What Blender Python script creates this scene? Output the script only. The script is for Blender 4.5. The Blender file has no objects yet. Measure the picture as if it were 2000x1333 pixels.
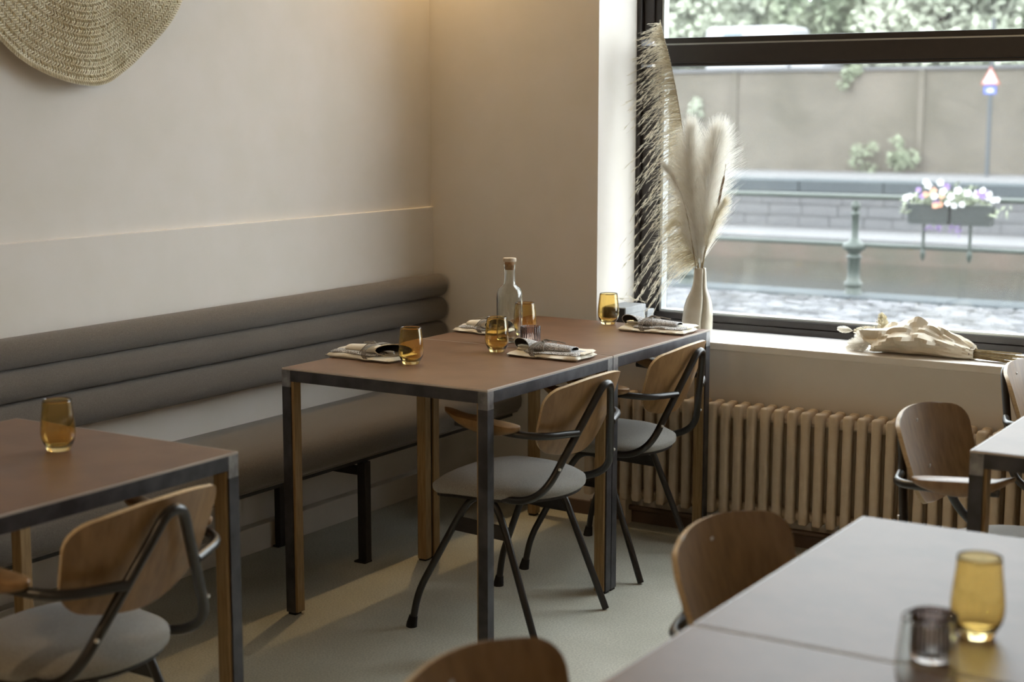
import bpy, bmesh, math, random
from mathutils import Vector, Matrix, noise
random.seed(7)
S = bpy.context.scene
C = S.collection
PI = math.pi

# ------------------------------------------------------------------ camera
CAM = Vector((3.4845, -4.9955, 1.4874))
YAW, PITCH, ROLL, FPX = 0.5579, 0.1448, 0.0009, 3048.24
fwd = Vector((-math.sin(YAW) * math.cos(PITCH), math.cos(YAW) * math.cos(PITCH), -math.sin(PITCH)))
rgt = fwd.cross(Vector((0, 0, 1))).normalized()
upv = rgt.cross(fwd)
r2 = rgt * math.cos(ROLL) + upv * math.sin(ROLL)
u2 = -rgt * math.sin(ROLL) + upv * math.cos(ROLL)
cam_data = bpy.data.cameras.new('camera')
cam = bpy.data.objects.new('camera', cam_data)
C.objects.link(cam)
m = Matrix((r2, u2, -fwd)).transposed().to_4x4()
m.translation = CAM
cam.matrix_world = m
cam_data.sensor_width = 36
cam_data.sensor_fit = 'HORIZONTAL'
cam_data.lens = FPX * 36 / 2000
cam_data.clip_start = 0.05
cam_data.clip_end = 300
cam_data.dof.use_dof = True
cam_data.dof.focus_distance = 4.9
cam_data.dof.aperture_fstop = 3.2
S.camera = cam

# ------------------------------------------------------------------ world (overcast sky) and exposure
w = bpy.data.worlds.new('overcast_sky')
S.world = w
w.use_nodes = True
bg = w.node_tree.nodes['Background']
bg.inputs['Color'].default_value = (0.91, 0.96, 1.0, 1)
bg.inputs['Strength'].default_value = 6.4
S.view_settings.view_transform = 'Standard'
S.view_settings.look = 'None'
S.view_settings.gamma = 1
S.view_settings.use_curve_mapping = False
S.view_settings.exposure = 0.45
S.cycles.max_bounces = 10
S.cycles.diffuse_bounces = 4
S.cycles.glossy_bounces = 4
S.cycles.transmission_bounces = 10
S.cycles.transparent_max_bounces = 16
S.cycles.sample_clamp_indirect = 0.0
S.cycles.use_denoising = True
S.cycles.use_adaptive_sampling = True
S.cycles.adaptive_threshold = .02

# ------------------------------------------------------------------ materials
def lin(c):
    return tuple((x / 255 / 12.92 if x / 255 <= .04045 else ((x / 255 + .055) / 1.055) ** 2.4) for x in c)
MATS = {}
def mat(name, c1, c2=None, scale=20, rough=.6, metal=0, bump=0, bscale=None, stretch=(1, 1, 1), sheen=0, spec=.5,
        detail=4, lo=.35, hi=.65, coat=0, bdist=.002, rough2=None, alpha_trans=0):
    if name in MATS:
        return MATS[name]
    mt = bpy.data.materials.new(name)
    mt.use_nodes = True
    nt = mt.node_tree
    b = nt.nodes['Principled BSDF']
    b.inputs['Roughness'].default_value = rough
    b.inputs['Metallic'].default_value = metal
    b.inputs['Specular IOR Level'].default_value = spec
    if sheen:
        b.inputs['Sheen Weight'].default_value = sheen
        b.inputs['Sheen Roughness'].default_value = .5
    if coat:
        b.inputs['Coat Weight'].default_value = coat
        b.inputs['Coat Roughness'].default_value = .45 if name == 'brown_linoleum' else .2
    l1 = lin(c1) + (1,)
    b.inputs['Base Color'].default_value = l1
    tc = nt.nodes.new('ShaderNodeTexCoord')
    mp = nt.nodes.new('ShaderNodeMapping')
    mp.inputs['Scale'].default_value = stretch
    nt.links.new(tc.outputs['Object'], mp.inputs['Vector'])
    if c2 is not None:
        n = nt.nodes.new('ShaderNodeTexNoise')
        n.inputs['Scale'].default_value = scale
        n.inputs['Detail'].default_value = detail
        nt.links.new(mp.outputs['Vector'], n.inputs['Vector'])
        r = nt.nodes.new('ShaderNodeValToRGB')
        r.color_ramp.elements[0].position = lo
        r.color_ramp.elements[1].position = hi
        r.color_ramp.elements[0].color = l1
        r.color_ramp.elements[1].color = lin(c2) + (1,)
        nt.links.new(n.outputs['Fac'], r.inputs['Fac'])
        nt.links.new(r.outputs['Color'], b.inputs['Base Color'])
        if rough2 is not None:
            mr = nt.nodes.new('ShaderNodeMapRange')
            mr.inputs['To Min'].default_value = rough
            mr.inputs['To Max'].default_value = rough2
            nt.links.new(n.outputs['Fac'], mr.inputs['Value'])
            nt.links.new(mr.outputs['Result'], b.inputs['Roughness'])
    if bump:
        n2 = nt.nodes.new('ShaderNodeTexNoise')
        n2.inputs['Scale'].default_value = bscale or scale * 3
        n2.inputs['Detail'].default_value = 3
        nt.links.new(mp.outputs['Vector'], n2.inputs['Vector'])
        bp = nt.nodes.new('ShaderNodeBump')
        bp.inputs['Strength'].default_value = bump
        bp.inputs['Distance'].default_value = bdist
        nt.links.new(n2.outputs['Fac'], bp.inputs['Height'])
        nt.links.new(bp.outputs['Normal'], b.inputs['Normal'])
    MATS[name] = mt
    return mt

def glass_mat(name, col, ior=1.46, rough=0.0):
    mt = bpy.data.materials.new(name)
    mt.use_nodes = True
    nt = mt.node_tree
    b = nt.nodes['Principled BSDF']
    b.inputs['Base Color'].default_value = lin(col) + (1,)
    b.inputs['Roughness'].default_value = rough
    b.inputs['IOR'].default_value = ior
    b.inputs['Transmission Weight'].default_value = 1
    MATS[name] = mt
    return mt

def pane_mat(name):
    # window glass: clear, slightly reflective, with dried rain spots and a faint dirt film; haze over the view is mixed into it
    mt = bpy.data.materials.new(name)
    mt.use_nodes = True
    nt = mt.node_tree
    nt.nodes.remove(nt.nodes['Principled BSDF'])
    out = nt.nodes['Material Output']
    tr = nt.nodes.new('ShaderNodeBsdfTransparent')
    tr.inputs['Color'].default_value = (.97, .985, .98, 1)
    gl = nt.nodes.new('ShaderNodeBsdfGlossy')
    gl.inputs['Roughness'].default_value = .01
    lw = nt.nodes.new('ShaderNodeLayerWeight')
    lw.inputs['Blend'].default_value = .5
    pw = nt.nodes.new('ShaderNodeMath')
    pw.operation = 'POWER'
    pw.inputs[1].default_value = 5
    nt.links.new(lw.outputs['Facing'], pw.inputs[0])
    ma = nt.nodes.new('ShaderNodeMath')
    ma.operation = 'MULTIPLY_ADD'
    ma.inputs[1].default_value = .5
    ma.inputs[2].default_value = .025
    nt.links.new(pw.outputs[0], ma.inputs[0])
    m1 = nt.nodes.new('ShaderNodeMixShader')
    nt.links.new(ma.outputs[0], m1.inputs['Fac'])
    nt.links.new(tr.outputs[0], m1.inputs[1])
    nt.links.new(gl.outputs[0], m1.inputs[2])
    df = nt.nodes.new('ShaderNodeBsdfTranslucent')
    df.inputs['Color'].default_value = (.8, .8, .8, 1)
    tc = nt.nodes.new('ShaderNodeTexCoord')
    vo = nt.nodes.new('ShaderNodeTexVoronoi')
    vo.inputs['Scale'].default_value = 42
    vo.inputs['Randomness'].default_value = 1
    nt.links.new(tc.outputs['Object'], vo.inputs['Vector'])
    rp = nt.nodes.new('ShaderNodeValToRGB')
    rp.color_ramp.elements[0].position = .04
    rp.color_ramp.elements[0].color = (.05, .05, .05, 1)
    rp.color_ramp.elements[1].position = .09
    rp.color_ramp.elements[1].color = (.011, .011, .011, 1)
    nt.links.new(vo.outputs['Distance'], rp.inputs['Fac'])
    m2 = nt.nodes.new('ShaderNodeMixShader')
    nt.links.new(rp.outputs['Color'], m2.inputs['Fac'])
    nt.links.new(m1.outputs[0], m2.inputs[1])
    nt.links.new(df.outputs[0], m2.inputs[2])
    nt.links.new(m2.outputs[0], out.inputs['Surface'])
    MATS[name] = mt
    return mt

M_wall = mat('wall_paint', (223, 217, 210), (219, 213, 204), 6, .75, bump=.12, bscale=260, bdist=.001)
M_ceil = mat('ceiling_paint', (214, 208, 198), rough=.8)
M_dado = M_wall
M_base = mat('baseboard_paint', (214, 206, 194), (208, 199, 186), 8, .55)
M_floor = mat('concrete_floor', (188, 186, 170), (214, 212, 198), 2.4, .5, bump=.12, bscale=420, detail=12, lo=.28, hi=.72, rough2=.7)
def speckle(mt, scale, amount):
    nt = mt.node_tree
    b = nt.nodes['Principled BSDF']
    src = b.inputs['Base Color'].links[0].from_socket
    tc = nt.nodes.new('ShaderNodeTexCoord')
    n = nt.nodes.new('ShaderNodeTexNoise')
    n.inputs['Scale'].default_value = scale
    n.inputs['Detail'].default_value = 2
    nt.links.new(tc.outputs['Object'], n.inputs['Vector'])
    rp = nt.nodes.new('ShaderNodeValToRGB')
    rp.color_ramp.elements[0].position = .38
    rp.color_ramp.elements[0].color = (1 - amount,) * 3 + (1,)
    rp.color_ramp.elements[1].position = .6
    nt.links.new(n.outputs['Fac'], rp.inputs['Fac'])
    mx = nt.nodes.new('ShaderNodeMix')
    mx.data_type = 'RGBA'
    mx.blend_type = 'MULTIPLY'
    mx.inputs['Factor'].default_value = 1
    nt.links.new(src, mx.inputs['A'])
    nt.links.new(rp.outputs['Color'], mx.inputs['B'])
    nt.links.new(mx.outputs['Result'], b.inputs['Base Color'])
speckle(M_floor, 170, .22)
M_frame = mat('window_frame_paint', (36, 30, 29), (41, 34, 32), 40, .42)
M_gasket = mat('glazing_spacer', (176, 180, 180), rough=.35, metal=.3)
M_seal = mat('black_seal', (18, 17, 17), rough=.6)
M_pane = pane_mat('window_glass')
M_sill = mat('sill_paint', (238, 234, 228), (234, 229, 222), 10, .45)
M_rad = mat('radiator_enamel', (210, 192, 168), (203, 184, 158), 30, .38)
M_pipe = mat('old_pipe', (96, 78, 66), rough=.5)
M_bench = mat('bench_felt', (90, 82, 74), (118, 109, 100), 420, .95, bump=.6, bscale=700, sheen=.25, detail=6, lo=.3, hi=.7, spec=.2)
M_black = mat('black_steel', (30, 29, 30), (38, 36, 36), 60, .45, metal=.2)
M_top = mat('brown_linoleum', (102, 73, 54), (117, 86, 65), 9, .46, bump=.05, bscale=240, detail=8, spec=.5, stretch=(1, 1, 1), bdist=.0008)
M_edge = mat('tabletop_edge', (190, 180, 170), rough=.4)
M_steel = mat('raw_steel', (70, 70, 74), (92, 92, 97), 18, .42, metal=.75, bump=.1, bscale=120, detail=8)
M_weld = mat('ground_weld', (126, 126, 128), (166, 166, 168), 40, .38, metal=.8, detail=8)
M_oak = mat('oak_core', (134, 106, 68), (156, 128, 88), 26, .55, stretch=(6, 6, .5), bump=.15, bscale=60)
M_ply = mat('oak_plywood', (124, 92, 56), (146, 112, 72), 16, .42, stretch=(3, 3, .5), detail=8, coat=.1, bump=.06, bscale=50)
M_plyedge = mat('plywood_edge', (206, 184, 150), (188, 164, 128), 90, .5, stretch=(1, 1, 4))
M_tube = mat('black_tube', (24, 23, 24), (30, 28, 28), 30, .32, spec=.6)
M_seat = mat('grey_wool', (122, 119, 113), (164, 161, 154), 480, .95, bump=.5, bscale=800, sheen=.3, detail=5, lo=.3, hi=.7, spec=.2)
M_rubber = mat('rubber', (16, 15, 15), rough=.8)
M_bolt = mat('bolt_steel', (214, 212, 206), rough=.35, metal=.5)
M_amber = glass_mat('amber_glass', (250, 229, 172), 1.45)
M_clear = glass_mat('clear_glass', (247, 250, 248), 1.45)
M_smoke = glass_mat('lilac_glass', (240, 228, 229), 1.45)
M_wax = mat('white_wax', (236, 232, 224), rough=.5)
M_tin = mat('tin_cup', (200, 200, 200), rough=.3, metal=1)
M_cork = mat('cork', (176, 138, 96), (150, 112, 74), 120, .8)
M_corktop = mat('cork_top', (206, 192, 172), (196, 180, 158), 60, .7)
M_linen = mat('cream_linen', (240, 233, 217), (232, 224, 206), 300, .9, bump=.5, bscale=500, sheen=.2)
M_grey = mat('grey_weave', (118, 118, 120), (222, 222, 223), 380, .9, bump=.7, bscale=420, detail=2, lo=.42, hi=.58)
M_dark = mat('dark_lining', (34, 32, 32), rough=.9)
M_string = mat('grey_string', (156, 148, 138), (110, 102, 92), 500, .9)
M_cutlery = mat('cutlery_steel', (180, 178, 172), rough=.22, metal=1)
M_vase = mat('glazed_stoneware', (206, 200, 186), (188, 180, 162), 14, .25, detail=6, coat=.3)
M_pampas = mat('pampas', (236, 230, 214), (220, 211, 190), 40, .9)
M_pampasw = mat('pampas_white', (248, 246, 240), (240, 236, 228), 40, .9)
def backlit(mt, fac):
    nt = mt.node_tree
    b = nt.nodes['Principled BSDF']
    out = nt.nodes['Material Output']
    tl = nt.nodes.new('ShaderNodeBsdfTranslucent')
    nt.links.new(b.inputs['Base Color'].links[0].from_socket, tl.inputs['Color'])
    mx = nt.nodes.new('ShaderNodeMixShader')
    mx.inputs['Fac'].default_value = fac
    nt.links.new(b.outputs[0], mx.inputs[1])
    nt.links.new(tl.outputs[0], mx.inputs[2])
    nt.links.new(mx.outputs[0], out.inputs['Surface'])
backlit(M_pampas, .45)
backlit(M_pampasw, .45)
M_stem = mat('dry_stem', (150, 132, 92), (120, 100, 66), 60, .8)
M_brown = mat('cattail_brown', (120, 92, 62), rough=.9)
M_paper = mat('wrapping_paper', (242, 234, 218), (232, 222, 202), 12, .75, bump=.2, bscale=60)
M_box = mat('box_card', (38, 36, 37), rough=.6)
M_boxg = mat('grey_card', (150, 152, 154), (142, 144, 146), 40, .6)
M_straw = mat('palm_straw', (238, 232, 210), (206, 194, 162), 14, .8, detail=8, lo=.3, hi=.75)
M_straw2 = mat('palm_straw_dark', (176, 162, 130), rough=.9)
# outdoors
M_cobble = mat('wet_cobble', (52, 52, 54), (92, 92, 95), 2.2, .7, detail=3, spec=.3, lo=.42, hi=.56, stretch=(1, 2.2, 1))  # lighter patches put the sky sheen of wet stones into the colour
M_joint = mat('cobble_joint', (55, 55, 54), rough=.7)
M_water = mat('canal_water', (46, 47, 41), (40, 41, 34), .4, .12, bump=.12, bscale=2.2, bdist=.03)
M_quay = mat('quay_brick', (82, 70, 61), (68, 64, 53), 1.1, .85, detail=8)
M_stone = mat('quay_stone', (75, 75, 77), (89, 88, 89), .9, .8, detail=8)
M_slab = mat('quay_coping', (56, 61, 64), (62, 67, 70), .8, .8, spec=.2)
M_path = mat('towpath', (88, 87, 88), (82, 81, 82), 1, .8)
M_green = mat('green_iron', (36, 45, 38), (42, 51, 44), 8, .4)
M_planter = mat('planter_plastic', (20, 27, 24), rough=.6)
M_leaf = mat('leaf_green', (104, 114, 92), (138, 143, 122), .9, .8)
M_leaf2 = mat('leaf_pale', (146, 152, 134), (170, 173, 158), .9, .8)
M_leaf3 = mat('leaf_dark', (84, 96, 76), (112, 120, 100), .9, .8)
M_trunk = mat('bark', (72, 64, 54), (54, 48, 40), 4, .9)
M_white = mat('white_petal', (193, 192, 193), rough=.7)
M_purple = mat('purple_petal', (111, 89, 133), rough=.7)
M_orange = mat('apricot_petal', (179, 127, 101), rough=.7)
M_house = mat('white_render', (143, 143, 146), rough=.7)
M_pole = mat('grey_pole', (56, 60, 64), rough=.5)
M_signw = mat('sign_white', (169, 166, 165), rough=.5)
M_signr = mat('sign_red', (155, 67, 48), rough=.5)
M_signb = mat('sign_blue', (57, 76, 147), rough=.5)
M_shade = mat('lamp_shade', (60, 54, 48), rough=.5)

def brick_mat():
    mt = bpy.data.materials.new('far_brickwork')
    mt.use_nodes = True
    nt = mt.node_tree
    b = nt.nodes['Principled BSDF']
    b.inputs['Roughness'].default_value = .9
    tc = nt.nodes.new('ShaderNodeTexCoord')
    sp = nt.nodes.new('ShaderNodeSeparateXYZ')
    cb = nt.nodes.new('ShaderNodeCombineXYZ')
    nt.links.new(tc.outputs['Object'], sp.inputs[0])
    nt.links.new(sp.outputs['X'], cb.inputs['X'])
    nt.links.new(sp.outputs['Z'], cb.inputs['Y'])
    br = nt.nodes.new('ShaderNodeTexBrick')
    br.inputs['Scale'].default_value = 1
    br.inputs['Brick Width'].default_value = .24
    br.inputs['Row Height'].default_value = .075
    br.inputs['Mortar Size'].default_value = .008
    br.inputs['Color1'].default_value = lin((94, 86, 76)) + (1,)
    br.inputs['Color2'].default_value = lin((82, 75, 66)) + (1,)
    br.inputs['Mortar'].default_value = lin((106, 103, 97)) + (1,)
    nt.links.new(cb.outputs[0], br.inputs['Vector'])
    n = nt.nodes.new('ShaderNodeTexNoise')
    n.inputs['Scale'].default_value = .5
    n.inputs['Detail'].default_value = 8
    nt.links.new(tc.outputs['Object'], n.inputs['Vector'])
    mx = nt.nodes.new('ShaderNodeMix')
    mx.data_type = 'RGBA'
    mx.blend_type = 'MULTIPLY'
    mx.inputs['Factor'].default_value = .8
    rp = nt.nodes.new('ShaderNodeValToRGB')
    rp.color_ramp.elements[0].position = .3
    rp.color_ramp.elements[0].color = (.56, .57, .50, 1)
    rp.color_ramp.elements[1].position = .7
    nt.links.new(n.outputs['Fac'], rp.inputs['Fac'])
    nt.links.new(br.outputs['Color'], mx.inputs['A'])
    nt.links.new(rp.outputs['Color'], mx.inputs['B'])
    nt.links.new(mx.outputs['Result'], b.inputs['Base Color'])
    return mt
M_brick = brick_mat()

# ------------------------------------------------------------------ helpers
def obj(name, bm, mt, parent=None, smooth=False, mats=None):
    me = bpy.data.meshes.new(name)
    bmesh.ops.recalc_face_normals(bm, faces=bm.faces[:])
    bm.to_mesh(me)
    bm.free()
    for x in (mats or [mt]):
        me.materials.append(x)
    if smooth:
        for p in me.polygons:
            p.use_smooth = True
    o = bpy.data.objects.new(name, me)
    C.objects.link(o)
    if parent:
        o.parent = parent
    return o
def autosmooth(o, ang=40):
    me = o.data
    for p in me.polygons:
        p.use_smooth = True
    try:
        me.set_sharp_from_angle(angle=math.radians(ang))
    except Exception:
        pass
    return o
def raw(name, verts, faces, mt, parent=None, smooth=False, mats=None, fm=None):
    me = bpy.data.meshes.new(name)
    me.from_pydata(verts, [], faces)
    for x in (mats or [mt]):
        me.materials.append(x)
    if fm:
        me.polygons.foreach_set('material_index', fm)
    if smooth:
        me.polygons.foreach_set('use_smooth', [True] * len(me.polygons))
    me.update()
    o = bpy.data.objects.new(name, me)
    C.objects.link(o)
    if parent:
        o.parent = parent
    return o
def tag(o, label=None, cat=None, group=None, kind=None):
    if label: o['label'] = label
    if cat: o['category'] = cat
    if group: o['group'] = group
    if kind: o['kind'] = kind
    return o
def thing(name, label, cat, loc=(0, 0, 0), rz=0, group=None):
    o = bpy.data.objects.new(name, None)
    C.objects.link(o)
    o.location = loc
    o.rotation_euler = (0, 0, rz)
    return tag(o, label, cat, group)
def copy_tree(o, parent=None):
    c = o.copy()
    C.objects.link(c)
    c.parent = parent
    for ch in list(o.children):
        copy_tree(ch, c)
    return c
def inst(src, name, parent, loc=(0, 0, 0), rot=(0, 0, 0), sc=(1, 1, 1)):
    c = src.copy()
    c.name = name
    C.objects.link(c)
    c.parent = parent
    c.location, c.rotation_euler, c.scale = loc, rot, sc
    return c
def bbox(bm, x0, x1, y0, y1, z0, z1, bevel=0, seg=2):
    vs = bmesh.ops.create_cube(bm, size=1)['verts']
    for v in vs:
        v.co = Vector(((x0 + x1) / 2 + v.co.x * (x1 - x0), (y0 + y1) / 2 + v.co.y * (y1 - y0), (z0 + z1) / 2 + v.co.z * (z1 - z0)))
    if bevel:
        es = list({e for v in vs for e in v.link_edges})
        bmesh.ops.bevel(bm, geom=es, offset=bevel, segments=seg, profile=.5, affect='EDGES')
def box(name, x0, x1, y0, y1, z0, z1, mt, parent=None, bevel=0, seg=2):
    bm = bmesh.new()
    bbox(bm, x0, x1, y0, y1, z0, z1, bevel, seg)
    o = obj(name, bm, mt, parent)
    if bevel:
        autosmooth(o, 20)
    return o
def fillet(pts, rad, n=5):
    pts = [Vector(p) for p in pts]
    out = [pts[0]]
    for i in range(1, len(pts) - 1):
        a, b, c = pts[i - 1], pts[i], pts[i + 1]
        rr = rad[i - 1] if isinstance(rad, (list, tuple)) else rad
        d1 = min(rr, (a - b).length * .49)
        d2 = min(rr, (c - b).length * .49)
        p0 = b + (a - b).normalized() * d1
        p2 = b + (c - b).normalized() * d2
        for k in range(n + 1):
            t = k / n
            out.append((1 - t) ** 2 * p0 + 2 * t * (1 - t) * b + t * t * p2)
    out.append(pts[-1])
    return out
def catmull(pts, n=6):
    P = [Vector(p) for p in pts]
    P = [2 * P[0] - P[1]] + P + [2 * P[-1] - P[-2]]
    out = []
    for i in range(1, len(P) - 2):
        for k in range(n):
            t = k / n
            a, b, c, d = P[i - 1], P[i], P[i + 1], P[i + 2]
            out.append(.5 * ((2 * b) + (c - a) * t + (2 * a - 5 * b + 4 * c - d) * t * t + (3 * b - a - 3 * c + d) * t ** 3))
    out.append(P[-2])
    return out
def tube(bm, pts, r, seg=10, closed=False, flat=1.0):
    pts = [Vector(p) for p in pts]
    n = len(pts)
    T = []
    for i in range(n):
        a = pts[i - 1] if (i > 0 or closed) else pts[i]
        b = pts[(i + 1) % n] if (i < n - 1 or closed) else pts[i]
        T.append((b - a).normalized())
    ref = Vector((0, 0, 1)) if abs(T[0].z) < .9 else Vector((1, 0, 0))
    N = (ref - T[0] * ref.dot(T[0])).normalized()
    rings = []
    for i in range(n):
        N = (N - T[i] * N.dot(T[i])).normalized()
        B = T[i].cross(N)
        rr = r[i] if isinstance(r, (list, tuple)) else r
        rings.append([bm.verts.new(pts[i] + (N * math.cos(2 * PI * k / seg) + B * math.sin(2 * PI * k / seg) * flat) * rr) for k in range(seg)])
    m = n if closed else n - 1
    for i in range(m):
        a, b = rings[i], rings[(i + 1) % n]
        for k in range(seg):
            bm.faces.new((a[k], a[(k + 1) % seg], b[(k + 1) % seg], b[k]))
    if not closed:
        bm.faces.new(rings[0][::-1])
        bm.faces.new(rings[-1])
def tubeobj(name, pts, r, mt, parent=None, seg=10, closed=False, flat=1.0):
    bm = bmesh.new()
    tube(bm, pts, r, seg, closed, flat)
    return autosmooth(obj(name, bm, mt, parent), 50)
def lathe(name, prof, mt, parent=None, seg=40, rfun=None, close=False):
    """prof: list of (r, z); r == 0 makes a pole; close=True joins last to first"""
    bm = bmesh.new()
    rings = []
    for r, z in prof:
        if r < 1e-6:
            rings.append([bm.verts.new((0, 0, z))])
        else:
            rings.append([bm.verts.new((r * (rfun(2 * PI * k / seg, z) if rfun else 1) * math.cos(2 * PI * k / seg),
                                        r * (rfun(2 * PI * k / seg, z) if rfun else 1) * math.sin(2 * PI * k / seg), z)) for k in range(seg)])
    prs = list(zip(rings[:-1], rings[1:]))
    if close:
        prs.append((rings[-1], rings[0]))
    for a, b in prs:
        if len(a) == 1 and len(b) == 1:
            continue
        for k in range(seg):
            k2 = (k + 1) % seg
            if len(a) == 1:
                bm.faces.new((a[0], b[k2], b[k]))
            elif len(b) == 1:
                bm.faces.new((a[k], a[k2], b[0]))
            else:
                bm.faces.new((a[k], a[k2], b[k2], b[k]))
    o = obj(name, bm, mt, parent)
    return autosmooth(o, 60)
def smoothprof(pts, n=5):
    v = catmull([(p[0], 0, p[1]) for p in pts], n)
    return [(max(0, p.x), p.z) for p in v]
def struct(o, label=None):
    o['kind'] = 'structure'
    if label:
        o['label'] = label
    return o

# ================================================================== THE SETTING
XR, YB, ZC, ZH = 4.7, -7.6, 3.25, 3.05
struct(box('floor', -.3, XR + .3, YB, .45, -.12, 0, M_floor))
struct(box('ceiling', -.3, XR + .3, YB, .45, ZC, ZC + .15, M_ceil))
bm = bmesh.new()
bbox(bm, -.3, -.006, YB, .45, 1.129, ZC)
bbox(bm, -.3, .006, YB, .45, .40, 1.129, .0025, 2)
bbox(bm, -.3, -.04, YB, .45, 0, .40)
struct(obj('wall_left', bm, M_wall), 'cream painted wall with a slim dado ledge behind the bench')
struct(box('baseboard_left', -.04, .002, YB, -.02, 0, .091, M_base, bevel=.003))
bm = bmesh.new()
for b in [(-.006, .734, 0, .45, 0, ZC), (.734, XR, .0, .45, 0, .664), (.734, XR, 0, .45, ZH, ZC),
          (3.0, XR, 0, .45, .664, ZH)]:
    bbox(bm, *b)
struct(obj('wall_back', bm, M_wall))
struct(box('wall_right', XR, XR + .3, YB, .45, 0, ZC, M_wall))
struct(box('wall_front', -.3, XR + .3, YB - .2, YB, 0, ZC, M_wall))
struct(box('baseboard_back', .01, XR, -.016, 0, 0, .05, M_pipe))

def window(n, x0, x1):
    root = bpy.data.objects.new('window_%d' % n, None)
    C.objects.link(root)
    root['kind'] = 'structure'
    z0, z1, y0, y1 = .69, ZH, .305, .39
    box('window_sill', x0, x1, -.006, .305, .664, z0, M_sill, root, bevel=.004)
    # outer frame and lower sash
    box('jamb', x0, x0 + .018, y0 - .012, y1, z0, z1, M_frame, root, .002)
    box('jamb', x1 - .018, x1, y0 - .012, y1, z0, z1, M_frame, root, .002)
    box('head', x0 + .018, x1 - .018, y0, y1, z1 - .07, z1, M_frame, root, .002)
    box('bottom_rail', x0 + .018, x1 - .018, y0, y1, z0, z0 + .025, M_frame, root, .002)
    box('sash_rail', x0 + .085, x1 - .085, y0 + .006, y1, z0 + .026, z0 + .051, M_frame, root, .002)
    for sx in (0, 1):
        def X(a, b):
            return (x0 + a, x0 + b) if sx == 0 else (x1 - b, x1 - a)
        box('sash_stile', *X(.019, .085), y0 + .004, y1, z0 + .026, 1.661, M_frame, root, .002)
        box('glazing_seal', *X(.085, .092), y0 + .014, y1, z0 + .051, 1.661, M_seal, root)
        box('glazing_spacer', *X(.092, .101), y0 + .022, y1 - .02, z0 + .051, 1.661, M_gasket, root)
        box('upper_stile', *X(.019, .060), y0 + .008, y1, 1.766, z1 - .07, M_frame, root, .002)
        box('upper_bead', *X(.060, .085), y0 + .02, y1, 1.766, z1 - .07, M_frame, root, .002)
        box('glazing_spacer', *X(.085, .094), y0 + .026, y1 - .02, 1.766, z1 - .07, M_gasket, root)
    box('glazing_spacer', x0 + .101, x1 - .101, y0 + .016, y1 - .02, z0 + .0515, z0 + .060, M_gasket, root)
    box('transom', x0 + .018, x1 - .018, y0, y1, 1.672, 1.739, M_frame, root, .002)
    box('transom_drip', x0 + .085, x1 - .085, y0 + .01, y1, 1.662, 1.671, M_frame, root, .001)
    box('transom_strip', x0 + .085, x1 - .085, y0 + .004, y1, 1.7395, 1.745, M_gasket, root)
    box('transom_bead', x0 + .060, x1 - .060, y0 + .014, y1, 1.7455, 1.766, M_frame, root, .002)
    box('pane', x0 + .099, x1 - .099, .348, .354, z0 + .056, 1.664, M_pane, root)
    box('pane', x0 + .09, x1 - .09, .348, .354, 1.764, z1 - .068, M_pane, root)
    return root
window(1, .734, 3.0)
# ------------------------------------------------------------------ bench
def make_bench():
    t = thing('wall_bench', 'long dark taupe upholstered wall bench with three-roll backrest', 'bench', (0, 0, 0))
    ya, yb = -5.2, -.012
    for i, (zc, rr) in enumerate([(.829, .0445), (.738, .0455), (.637, .0525)]):
        bm = bmesh.new()
        seg = 24
        pts, rad = [], []
        n = 60
        for k in range(n + 1):
            y = ya + (yb - ya) * k / n
            pts.append((.0065 + .0415, y, zc))
            rad.append(rr)
        pts = [(.048, ya - .012, zc)] + [(.048, ya - .004, zc)] + pts[1:-1] + [(.048, yb - .026, zc), (.048, yb - .010, zc), (.048, yb - .002, zc), (.048, yb, zc)]
        rad = [rr * .6, rr * .9] + rad[1:-1] + [rr, rr * .96, rr * .82, rr * .5]
        tube(bm, pts, rad, seg)
        for v in bm.verts:
            v.co.x = .048 + (v.co.x - .048) * (.0405 / rr)
        o = autosmooth(obj('back_roll', bm, M_bench, t), 60)
    # seat cushion: rounded front edge, slightly bulging
    prof = [(.007, .365), (.30, .362), (.385, .362), (.408, .368), (.421, .385), (.424, .410), (.420, .435), (.405, .455), (.375, .466), (.30, .470), (.15, .468), (.02, .462), (.007, .455)]
    verts, faces = [], []
    ys = [ya, ya + .01] + [ya + (yb - ya) * k / 40 for k in range(1, 40)] + [yb - .008, yb]
    for j, y in enumerate(ys):
        e = .96 if j in (0, len(ys) - 1) else 1
        for (x, z) in prof:
            verts.append((.2 + (x - .2) * e, y, .415 + (z - .415) * e))
    n = len(prof)
    for j in range(len(ys) - 1):
        for k in range(n):
            faces.append((j * n + k, j * n + (k + 1) % n, (j + 1) * n + (k + 1) % n, (j + 1) * n + k))
    faces.append(tuple(range(n))[::-1])
    faces.append(tuple((len(ys) - 1) * n + k for k in range(n)))
    autosmooth(raw('seat_cushion', verts, faces, M_bench, t), 40)
    tubeobj('piping', [(.404, y, .3655) for y in (ya + .01, -3, -1.5, yb - .01)], .004, M_bench, t, 6)
    box('seat_board', .02, .39, ya, yb - .02, .345, .3615, M_black, t)
    for y in (-4.6, -2.78, -.957):
        f = box('leg_frame', .03, .368, y - .011, y + .011, .298, .325, M_black, t)
        for (xa, xb) in ((.368, .402), (.006, .03)):
            l = box('leg', xa, xb, y - .015, y + .015, .006, .345, M_black, t, .002)
            box('foot_plate', xa - .012, xb, y - .022, y + .016, 0, .006, M_black, l)
    return t
make_bench()

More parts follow.
